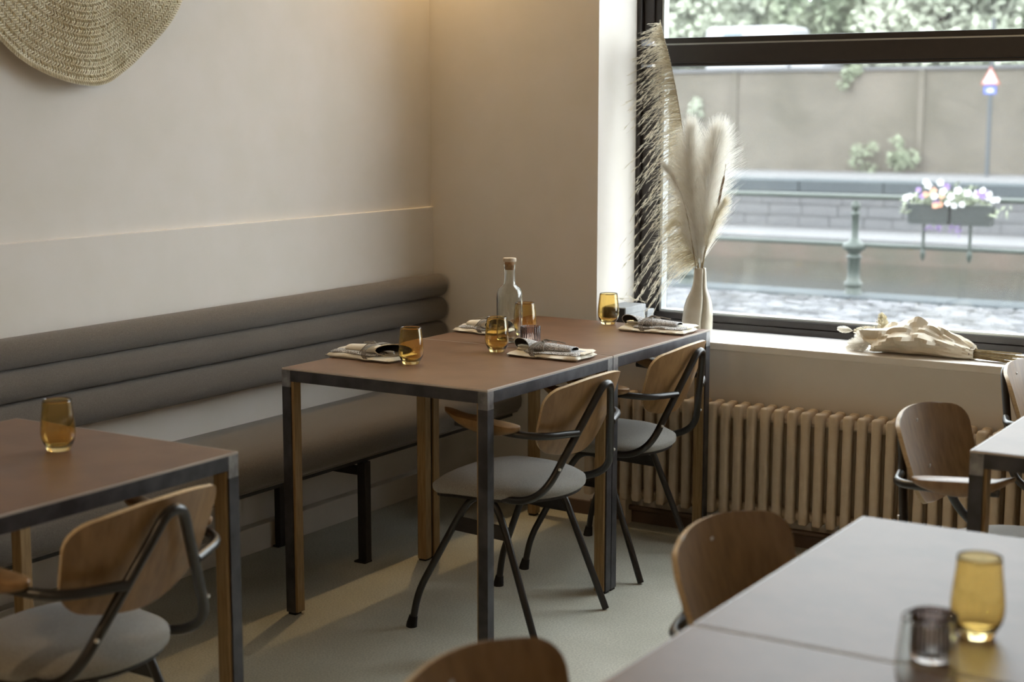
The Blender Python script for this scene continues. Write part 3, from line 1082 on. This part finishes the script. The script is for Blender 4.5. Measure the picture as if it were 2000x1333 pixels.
def bouquet():
    rnd = random.Random(5)
    t = thing('wrapped_bouquet', 'dried flower bouquet wrapped in crumpled cream paper lying on the sill', 'bouquet', (1.93, .105, .69), -.10)
    # paper cone
    nx, na = 30, 34
    V, F = [], []
    def sec(u):
        # half width, height along the length (u 0 = open end, 1 = tied neck)
        hw = .090 * (1 - u) ** .8 + .020
        h = .112 * (math.sin(min(1, (u + .42) / .85) * PI * .5) ** 1.2) * (1 - max(0, u - .52) / .48 * .66)
        return hw, h
    for i in range(nx + 1):
        u = i / nx
        hw, h = sec(u)
        for k in range(na):
            a = 2 * PI * k / na
            c, s_ = math.cos(a), math.sin(a)
            x = -.165 + .335 * u
            amp = .026 * (1 - .6 * u)
            pv = Vector((x * 13, c * 2.0, s_ * 2.2))
            cr = amp * (abs(noise.noise(pv)) * 2.2 - .45 + .5 * abs(noise.noise(pv * 2.3)))
            fold = .007 * (1 - u) * math.sin(a * 6 + u * 5)
            y = c * (hw + cr + fold)
            z = h * .5 + s_ * (h * .5 + (cr + fold if s_ > -.2 else 0))
            if i == 0 or i == 1:
                x += .020 * math.sin(a * 4 + 1) - .018 * s_
            V.append((x, y, max(.0012 + .0006 * (k % 2), z)))
    for i in range(nx):
        for k in range(na):
            F.append((i * na + k, i * na + (k + 1) % na, (i + 1) * na + (k + 1) % na, (i + 1) * na + k))
    o = raw('paper_wrap', V, F, M_paper, t)
    autosmooth(o, 14)
    sm = o.modifiers.new('thickness', 'SOLIDIFY')
    sm.thickness = .0008
    # neck string
    pts = [(.158, math.cos(2 * PI * k / 20) * .026, .021 + math.sin(2 * PI * k / 20) * .021) for k in range(20)]
    tubeobj('string', pts, .0016, M_string, t, 6, closed=True)
    # stems fanning out of the neck
    for k in range(34):
        a, r = rnd.uniform(0, 2 * PI), math.sqrt(rnd.random())
        y0, z0 = math.cos(a) * r * .014, .020 + math.sin(a) * r * .014
        y1, z1 = math.cos(a) * r * .036, max(.004, .017 + math.sin(a) * r * .018)
        tubeobj('stem', [(.02, y0 * .8, z0 + .012), (.155, y0, z0), (.27 + rnd.uniform(0, .07), y1, z1)], rnd.uniform(.0010, .0022), M_stem, t, 5)
    # heads at the open end
    def head(name, c, d, ln, r, n, mt, seed):
        rr = random.Random(seed)
        V, F = [], []
        c, d = Vector(c), Vector(d).normalized()
        for _ in range(n):
            f = rr.random()
            p = c + d * ln * (f - .5)
            o_ = rv(rr)
            o_ = (o_ - d * o_.dot(d)).normalized()
            q = r * math.sin(PI * (.12 + .80 * f)) ** .7
            e = (o_ * q + d * ln * .22)
            ribbon(V, F, [p, p + e * .6, p + e], .0011, .0004, rv(rr))
        return raw(name, V, F, mt, t)
    for k, (c, d, ln, r, mt) in enumerate([
            ((-.285, -.010, .062), (-1, .1, .05), .050, .013, M_pampasw),
            ((-.215, -.005, .070), (-1, .05, -.25), .070, .012, M_pampas),
            ((-.195, -.030, .058), (-1, -.3, -.1), .065, .020, M_pampasw),
            ((-.165, .025, .098), (-.5, .1, .9), .045, .016, M_straw),
            ((-.205, -.060, .028), (-1, -.2, -.1), .070, .024, M_pampasw),
            ((-.215, .020, .034), (-1, .1, 0), .080, .022, M_pampasw),
            ((-.160, -.020, .052), (-1, 0, .3), .070, .030, M_pampas),
            ((-.150, .010, .080), (-1, .2, .6), .060, .022, M_straw)]):
        h = head('flower_head', c, d, ln, r, 520, mt, 40 + k)
        tubeobj('flower_stem', [tuple(Vector(c) - Vector(d).normalized() * ln * .4), (-.09, c[1] * .5, .045)], .0012, M_stem, h, 5)
    pm = lathe('petal_head', smoothprof([(0, .012), (.006, .011), (.011, .005), (.012, -.002), (.008, -.009), (0, -.011)], 3), mat('dusty_petal', (206, 178, 158), rough=.9), t, 12)
    pm.location = (-.172, -.045, .042)
    for k, l in enumerate([(-.186, -.030, .030), (-.160, -.062, .052), (-.178, .000, .062), (-.190, -.052, .050)]):
        inst(pm, 'petal_head', t, l, (k, k * 2, 0), (.9, 1.1, .9))
    for k, l in enumerate([(-.215, -.045, .012), (-.235, -.055, .010), (-.22, -.02, .014), (-.245, -.03, .009), (-.205, -.07, .012)]):
        head('wispy_bloom', l, (-1, -.2 + .1 * k, .1), .05, .014, 160, M_pampasw, 80 + k)
bouquet()

# ------------------------------------------------------------------ woven straw disc on the wall
def straw_disc():
    cy, cz, R = -1.79, 2.055, .478
    t = thing('woven_straw_hanging', 'large round woven palm straw hanging on the cream wall at top left', 'wall hanging', (0, cy, cz))
    def rimr(a):
        return 1 + .016 * math.sin(3 * a + .6) + .012 * math.sin(5 * a + 2)
    def surf(r, a):
        rr = r * (1 + (rimr(a) - 1) * (r / R))
        f = r / R
        x = .030 + .022 * f ** 3 * (math.sin(3 * a + 1.2) + .6 * math.sin(7 * a)) + .03 * (1 - f) ** 2
        return Vector((max(.002, x), rr * math.cos(a), rr * math.sin(a)))
    # base sheet
    V, F = [], []
    nr, na = 26, 120
    for i in range(nr + 1):
        for k in range(na):
            p = surf(.004 + (R - .006) * i / nr, 2 * PI * k / na)
            V.append(tuple(p - Vector((.0015, 0, 0))))
    for i in range(nr):
        for k in range(na):
            F.append((i * na + k, i * na + (k + 1) % na, (i + 1) * na + (k + 1) % na, (i + 1) * na + k))
    raw('backing', V, F, M_straw2, t, smooth=True)
    rnd = random.Random(3)
    V, F = [], []
    row, step = .0108, .0098
    r, j = .012, 0
    while r < R - .010:
        n = max(8, int(2 * PI * r / step))
        tilt = .62 if j % 2 else -.62
        for k in range(n):
            a = 2 * PI * (k + rnd.uniform(-.12, .12)) / n
            da = step / r
            h = .0038 * rnd.uniform(.6, 1.3)
            a0 = a - da * tilt * .75
            a1 = a + da * tilt * .75
            w_ = da * .36
            b = len(V)
            ra, rb = r - row * .60, r + row * .60
            ct = surf(r, a) + Vector((h, 0, 0))
            for (rq, aq) in ((ra, a0 - w_), (ra, a0 + w_), (rb, a1 + w_), (rb, a1 - w_)):
                V.append(tuple(surf(rq, aq)))
            V.append(tuple(surf(r - row * .2, a) + Vector((h, 0, 0))))
            V.append(tuple(surf(r + row * .2, a) + Vector((h, 0, 0))))
            F += [(b, b + 1, b + 4), (b + 1, b + 2, b + 5, b + 4), (b + 2, b + 3, b + 5), (b + 3, b, b + 4, b + 5)]
        r += row
        j += 1
    o = raw('braid', V, F, M_straw, t)
    o['kind'] = 'stuff'
    V, F = [], []
    n = 330
    for k in range(n):
        a = 2 * PI * k / n
        b = len(V)
        da = 2 * PI / n
        for (rq, aq, h) in ((R - .013, a - da * .9, .001), (R - .013, a - da * .1, .002), (R + .003, a + da * .9, .002), (R + .003, a + da * .1, .001), (R - .005, a, .0055), (R + .002, a + da * .4, -.003)):
            V.append(tuple(surf(rq, aq) + Vector((h, 0, 0))))
        F += [(b, b + 1, b + 4), (b + 1, b + 2, b + 4), (b + 2, b + 3, b + 4), (b + 3, b, b + 4), (b + 2, b + 5, b + 3)]
    o = raw('rim_stitching', V, F, M_straw, t)
    o['kind'] = 'stuff'
straw_disc()

# ------------------------------------------------------------------ lamps of the room (above and behind the view)
def sconce(x, y, z):
    t = thing('wall_lamp', 'warm wall lamp high in the room corner above the bench', 'lamp', (x, y, z))
    box('backplate', -.03, .03, -.005, .0, -.05, .05, M_shade, t, .002)
    tubeobj('arm', [(0, -.005, 0), (0, -.07, .0), (0, -.09, -.012)], .006, M_shade, t, 8)
    sh = lathe('shade', [(.022, .0), (.030, -.02), (.062, -.075), (.060, -.075), (.028, -.019), (.020, -.002)], M_shade, t, 28, close=True)
    sh.location = (0, -.09, -.008)
    l = bpy.data.lights.new('wall_lamp_bulb', 'POINT')
    l.energy = 23.0
    l.color = (1.0, .70, .34)
    l.shadow_soft_size = .02
    lo = bpy.data.objects.new('wall_lamp_bulb', l)
    C.objects.link(lo)
    lo.parent = t
    lo.location = (0, -.09, -.058)
sconce(.10, -.002, 2.62)
def pendant(x, y, z, e, label):
    t = thing('pendant_lamp', label, 'lamp', (x, y, z), 0, 'pendant lamps')
    tubeobj('cord', [(0, 0, .10), (0, 0, ZC - z)], .003, M_shade, t, 6)
    lathe('shade', [(.02, .11), (.05, .095), (.16, 0), (.157, 0), (.048, .091), (.02, .106)], M_shade, t, 36, close=True)
    g = lathe('bulb', smoothprof([(0, -.005), (.02, .002), (.03, .022), (.024, .045), (.012, .06), (0, .062)], 3), mat('bulb_glass', (255, 240, 220), rough=.4), t, 16)
    l = bpy.data.lights.new('pendant_light', 'POINT')
    l.energy = e
    l.color = (1.0, .70, .40)
    l.shadow_soft_size = .05
    lo = bpy.data.objects.new('pendant_light', l)
    C.objects.link(lo)
    lo.parent = t
    lo.location = (0, 0, -.07)
pendant(.95, -4.75, 2.1, 22, 'dark pendant lamp behind the viewer, over the bench tables')
pendant(2.9, -6.4, 2.1, 9, 'dark pendant lamp behind the viewer, over the middle of the room')

# ================================================================== OUTDOORS
G = -.40
struct(box('ground_outside', -40, 40, .45, 10.78, G - 2.5, G, M_joint), 'quayside ground outside the window')
struct(box('street_outside', XR + .3, 60, -40, .45, G - .3, G, M_path), 'street beside the building')
def cobbles():
    rnd = random.Random(9)
    V, F = [], []
    y = 6.2
    while y < 10.25:
        dy = .125
        x = -9.0 + rnd.uniform(0, .2)
        while x < 4.5:
            dx = rnd.uniform(.15, .23)
            h = rnd.uniform(.008, .022)
            b = len(V)
            tx, ty = rnd.uniform(-.006, .006), rnd.uniform(-.006, .006)
            for (u, v, z) in ((.008, .008, 0), (dx - .008, .008, 0), (dx - .008, dy - .008, 0), (.008, dy - .008, 0)):
                V.append((x + u, y + v, G + z))
            for (u, v, z) in ((.026, .026, h + tx + ty), (dx - .026, .026, h - tx + ty), (dx - .026, dy - .026, h - tx - ty), (.026, dy - .026, h + tx - ty)):
                V.append((x + u, y + v, G + max(.004, z)))
            F.extend([(b + 4, b + 5, b + 6, b + 7), (b, b + 1, b + 5, b + 4), (b + 1, b + 2, b + 6, b + 5), (b + 2, b + 3, b + 7, b + 6), (b + 3, b, b + 4, b + 7)])
            x += dx
        y += dy
    o = raw('cobblestones', V, F, M_cobble)
    tag(o, 'wet grey cobblestones on the quay outside the window', 'cobblestones', None, 'stuff')
cobbles()
kerb = bpy.data.objects.new('quay_kerb', None)
C.objects.link(kerb)
struct(kerb, 'grey stone kerb along the near quay edge')
slab = box('kerb_stone', .006, .994, 10.32, 10.80, G - .3, G + .035, M_slab, kerb, .01, 1)
slab.location.x = -9.0
for k in range(1, 14):
    inst(slab, 'kerb_stone', kerb, (-9.0 + k, 0, 0))
struct(box('canal_water', -45, 40, 10.78, 26.4, -2.2, -1.6, M_water), 'grey green canal water')

def railing():
    t = thing('quay_railing', 'green cast iron railing with ornate posts along the canal', 'railing', (0, 10.6, G))
    pr = [(0, 0), (.105, 0), (.108, .02), (.088, .045), (.080, .10), (.082, .118), (.095, .125), (.095, .150), (.074, .165), (.066, .20), (.066, .395), (.078, .405), (.078, .425), (.060, .445),
          (.070, .470), (.118, .500), (.128, .530), (.115, .555), (.075, .575), (.045, .60), (.036, .63), (.036, .845), (.045, .855), (.045, .875), (.028, .89), (.046, .925), (.050, .95), (.040, .98), (.018, 1.0), (0, 1.004)]
    p0 = lathe('post', pr, M_green, t, 24)
    xs = [-9.7, -7.79, -5.88, -3.97, -2.06, -.15, 1.76, 3.67]
    for i, x in enumerate(xs):
        if i == 0:
            p0.location.x = x
        else:
            inst(p0, 'post', t, (x, 0, 0))
    tubeobj('top_rail', [(-11, .0, 1.03), (5, .0, 1.05)], .028, M_green, t, 10)
    tubeobj('lower_rail', [(-11, .0, .535), (5, .0, .555)], .024, M_green, t, 10)
    for x in (-1.33, -.86):
        b = tubeobj('planter_hanger', [(x, -.035, 1.02), (x, -.035, .50)], .018, M_green, t, 8)
        lathe('drop_knob', smoothprof([(0, .41), (.012, .43), (.026, .47), (.026, .52), (0, .55)], 3), M_green, b, 12).location = (x, -.035, 0)
railing()
def flower_box():
    rnd = random.Random(17)
    t = thing('flower_box', 'dark green flower box with white and purple blooms hung on the railing', 'flower box', (-1.02, 10.43, G))
    bm = bmesh.new()
    for s, (a, b) in enumerate([(-.42, .0), (.02, .42)]):
        vs = bmesh.ops.create_cube(bm, size=1)['verts']
        for v in vs:
            q = .93 if v.co.z < 0 else 1
            v.co = Vector(((a + b) / 2 + v.co.x * (b - a) * q, v.co.y * .17 * q, .90 + v.co.z * .20))
    obj('trough', bm, M_planter, t)
    V, F = [], []
    for k in range(520):
        x = rnd.gauss(0, .24); x = max(-.46, min(.56, x))
        p = Vector((x, rnd.uniform(-.12, .08), 1.0 + abs(rnd.gauss(0, .07)) - (.10 if abs(x) > .38 else 0)))
        e = rv(rnd) * .035
        f = rv(rnd) * .016
        b = len(V)
        V += [tuple(p - e), tuple(p + f), tuple(p + e), tuple(p - f)]
        F.append((b, b + 1, b + 2, b + 3))
    o = raw('foliage', V, F, M_leaf, t)
    o['kind'] = 'stuff'
    def bloom(mt):
        V, F = [(0, 0, .006)], []
        n = 20
        for k in range(n):
            a = 2 * PI * k / n
            r = .040 * (.82 + .18 * math.cos(5 * a))
            V.append((r * math.cos(a), r * math.sin(a), .012 + .004 * math.cos(5 * a)))
        for k in range(n):
            r = .014
            a = 2 * PI * k / n
            V.append((r * math.cos(a), r * math.sin(a), -.022))
        for k in range(n):
            k2 = (k + 1) % n
            F.append((0, 1 + k, 1 + k2))
            F.append((1 + k, 1 + n + k, 1 + n + k2, 1 + k2))
        F.append(tuple(range(1 + n, 1 + 2 * n)))
        return raw('blossom', V, F, mt, t)
    for mt, spots in ((M_white, [(-.13, .06), (-.20, .17), (-.22, .20), (-.05, .11), (.03, .06), (.10, .12), (.20, .10), (.28, .09), (.38, .06), (.44, .04), (.48, .05), (-.38, .06), (-.42, .04), (.0, .0), (.06, -.02), (.14, -.01), (.40, .10), (-.08, .20), (.34, .13)]),
                      (M_purple, [(.34, .08), (.30, .10), (-.12, .01), (-.26, .06), (-.02, .16), (-.30, .12), (.37, .11)]),
                      (M_orange, [(-.12, -.03), (-.08, -.02), (-.06, .07), (-.22, .08), (-.15, .11)])):
        src = None
        for (x, z) in spots:
            loc = (x, -.10 - rnd.random() * .03, 1.02 + z)
            rot = (PI / 2 - .2 + rnd.uniform(-.4, .4), rnd.uniform(-.4, .4), 0)
            if src is None:
                src = bloom(mt)
                src.location, src.rotation_euler = loc, rot
            else:
                s_ = rnd.uniform(.75, 1.15)
                inst(src, 'blossom', t, loc, rot, (s_, s_, s_))
    for (x, z) in ((-.18, .76), (-.10, .77), (.04, .78), (.09, .76)):
        V, F = [], []
        for k in range(24):
            p = Vector((x + rnd.gauss(0, .02), -.08, z + rnd.gauss(0, .02)))
            e, f = rv(rnd) * .018, rv(rnd) * .010
            b = len(V)
            V += [tuple(p - e), tuple(p + f), tuple(p + e), tuple(p - f)]
            F.append((b, b + 1, b + 2, b + 3))
        raw('trailing_sprig', V, F, M_purple, t)
flower_box()

# far bank
bm = bmesh.new()
bbox(bm, -45, 30, 26.4, 27.2, -2.4, -1.16)
struct(obj('quay_wall_lower', bm, M_quay), 'pinkish lower quay wall across the canal')
struct(box('towpath', -45, 30, 26.38, 29.2, -1.19, -1.10, M_path), 'pale towpath across the canal')
def stone_wall():
    rnd = random.Random(2)
    root = struct(box('quay_wall_upper', -45, 30, 29.2, 30.4, -1.15, -.1, M_joint), 'grey stone quay wall above the towpath')
    blk = None
    for row in range(3):
        x = -20 + row * .37
        while x < 1:
            dx = rnd.uniform(.55, 1.05)
            z0 = -1.10 + row * .26
            yo = 29.2 - rnd.uniform(.02, .05)
            if blk is None:
                blk = box('stone_block', 0, 1, 0, 1, 0, 1, M_stone, root, .03, 1)
                b_ = blk
            else:
                b_ = inst(blk, 'stone_block', root)
            b_.location = (x + .01, yo, z0 + .008)
            b_.scale = (dx - .02, .08, .237)
            x += dx
    sl = None
    x = -24
    while x < 2:
        if sl is None:
            sl = box('coping_slab', 0.012, 1.988, 29.05, 30.4, -.30, -.02, M_slab, root, .02, 1)
            sl.location.x = x
        else:
            inst(sl, 'coping_slab', root, (x, 0, 0))
        x += 2.0
stone_wall()
struct(box('far_road', -45, 30, 30.4, 60, -.4, -.06, M_path), 'road behind the far quay')
def far_wall():
    t = thing('brick_wall', 'long weathered brick wall across the canal', 'wall', (0, 36, -.06))
    box('brickwork', -40, 22, 0, .4, 0, 2.70, M_brick, t)
    box('wall_coping', -40, 22, -.06, .46, 2.70, 2.80, M_stone, t)
    p = None
    for x in (-30.6, -25.3, -20.0, -14.72, -9.4, -4.1, 1.2):
        if p is None:
            p = box('pilaster', -.09, .09, -.05, .02, 0, 2.70, M_brick, t)
            p.location.x = x
        else:
            inst(p, 'pilaster', t, (x, 0, 0))
far_wall()
def sign():
    t = thing('road_sign', 'road sign with red and white triangle above a blue plate', 'sign', (-7.22, 34.6, -.06))
    tubeobj('pole', [(0, 0, 0), (.0, 0, 3.9)], .055, M_pole, t, 12)
    def tri(name, r, y, mt, zc):
        bm = bmesh.new()
        f = [bm.verts.new((r * .92 * math.cos(PI / 2 + k * 2 * PI / 3), y, zc + r * math.sin(PI / 2 + k * 2 * PI / 3))) for k in range(3)]
        b = [bm.verts.new((v.co.x, y + .012, v.co.z)) for v in f]
        bm.faces.new(f); bm.faces.new(b[::-1])
        for k in range(3):
            bm.faces.new((f[k], f[(k + 1) % 3], b[(k + 1) % 3], b[k]))
        return obj(name, bm, mt, t)
    tri('triangle_border', .30, -.055, M_signr, 2.42)
    tri('triangle_face', .235, -.068, M_signw, 2.42)
    box('blue_plate', -.155, .155, -.06, -.045, 2.03, 2.25, M_signb, t, .004, 1)
    box('plate_symbol', -.075, .085, -.064, -.0605, 2.08, 2.17, M_signw, t)
sign()
def leaves_obj(name, blobs, n, size, mt, parent, seed):
    rnd = random.Random(seed)
    V, F = [], []
    tot = sum(b[3] ** 2 for b in blobs)
    for (x, y, z, r) in blobs:
        for _ in range(int(n * r * r / tot)):
            d = rv(rnd)
            p = Vector((x, y, z)) + Vector((d.x, d.y * .8, d.z * .85)) * r * rnd.uniform(.55, 1.08)
            e = rv(rnd) * size * rnd.uniform(.6, 1.3)
            f = rv(rnd).cross(e).normalized() * size * .55
            b = len(V)
            V += [tuple(p - e), tuple(p + f), tuple(p + e), tuple(p - f)]
            F.append((b, b + 1, b + 2, b + 3))
    o = raw(name, V, F, mt, parent)
    o['kind'] = 'stuff'
    return o
trees = [(-19.6, 40.5, 'pale green tree behind the brick wall, leftmost in the window', M_leaf2, 1),
         (-13.2, 43.5, 'green tree behind the brick wall, left of centre in the window', M_leaf, 2),
         (-9.9, 39.5, 'light bushy tree behind the brick wall, right of the white van', M_leaf2, 3),
         (-6.3, 41.5, 'dark tree behind the brick wall, above the road sign', M_leaf3, 4),
         (-2.0, 41.0, 'tree behind the brick wall beyond the right window edge', M_leaf, 5),
         (-25.0, 43.0, 'tree behind the brick wall beyond the left window edge', M_leaf3, 6)]
for (x, y, lab, mt, sd) in trees:
    rnd = random.Random(sd)
    t = thing('tree', lab, 'tree', (x, y, -.06), 0, 'trees beyond the wall')
    tubeobj('trunk', [(0, 0, 0), (.1, 0, 1.8), (-.1, .1, 4.0), (0, 0, 6)], [.22, .18, .14, .06], M_trunk, t, 8)
    blobs = [(rnd.uniform(-2.2, 2.2), rnd.uniform(-1.2, 1.2), rnd.uniform(2.4, 7.2), rnd.uniform(1.1, 1.8)) for _ in range(13)]
    blobs += [(rnd.uniform(-2.6, 2.6), rnd.uniform(-.8, .8), rnd.uniform(2.6, 3.6), rnd.uniform(.8, 1.2)) for _ in range(5)]
    leaves_obj('crown', blobs, 9000, .17, mt, t, sd + 50)
def backdrop_hedge():
    t = thing('tree_belt', 'hazy belt of tall foliage far behind the trees', 'trees', (0, 52, -.06))
    rnd = random.Random(77)
    blobs = [(x, rnd.uniform(-1, 1), z + rnd.uniform(-.5, .5), rnd.uniform(1.6, 2.3)) for x in range(-40, 8, 2) for z in (1.5, 4, 6.5, 9, 11)]
    leaves_obj('foliage', blobs, 60000, .34, M_leaf2, t, 78)
backdrop_hedge()
def shrub(x, y, z, r, n, label, mt, seed, lst=None):
    t = thing('shrub', label, 'shrub', (x, y, z), 0, 'plants on the brick wall')
    rnd = random.Random(seed)
    blobs = [(rnd.uniform(-r, r) * .6, rnd.uniform(-.1, .1), rnd.uniform(.1, 1.6) * r, r * rnd.uniform(.3, .55)) for _ in range(6)] if not lst else lst
    leaves_obj('foliage', blobs, n, .06, mt, t, seed)
    tubeobj('stalk', [(0, 0, 0), (.02, 0, r * .7), (-.02, 0, r * 1.3)], .014, M_trunk, t, 6)
shrub(-9.55, 35.6, -.06, .55, 500, 'green shrub at the foot of the brick wall, left of the sign', M_leaf, 31)
shrub(-10.75, 35.7, -.06, .42, 200, 'thin plant at the foot of the brick wall left of the shrub', M_leaf, 32)
shrub(-15.9, 35.93, 1.2, .40, 260, 'leafy growth on the brick wall behind the reed plume', M_leaf2, 33)
shrub(-11.3, 35.93, 2.1, .38, 240, 'ivy tuft hanging from the top of the brick wall', M_leaf, 34)
def van():
    t = thing('white_van', 'white van parked behind the brick wall under the trees', 'van', (-15.0, 38.3, -.06))
    bm = bmesh.new()
    bbox(bm, -1.35, 1.25, -.9, .9, .5, 4.05, .18, 3)
    obj('body', bm, M_house, t)
    box('side_window', -.75, -.15, -.92, -.90, 3.35, 3.85, mat('dark_glass', (72, 88, 96), rough=.2), t)
    box('cab', 1.28, 2.3, -.85, .85, .5, 3.55, M_house, t, .15, 3)
    for x in (-.8, 1.5):
        wl = lathe('wheel', [(0, -.1), (.30, -.1), (.34, -.06), (.34, .06), (.30, .1), (0, .1)], M_rubber, t, 20)
        wl.location = (x, -.8, .34)
        wl.rotation_euler = (PI / 2, 0, 0)
van()
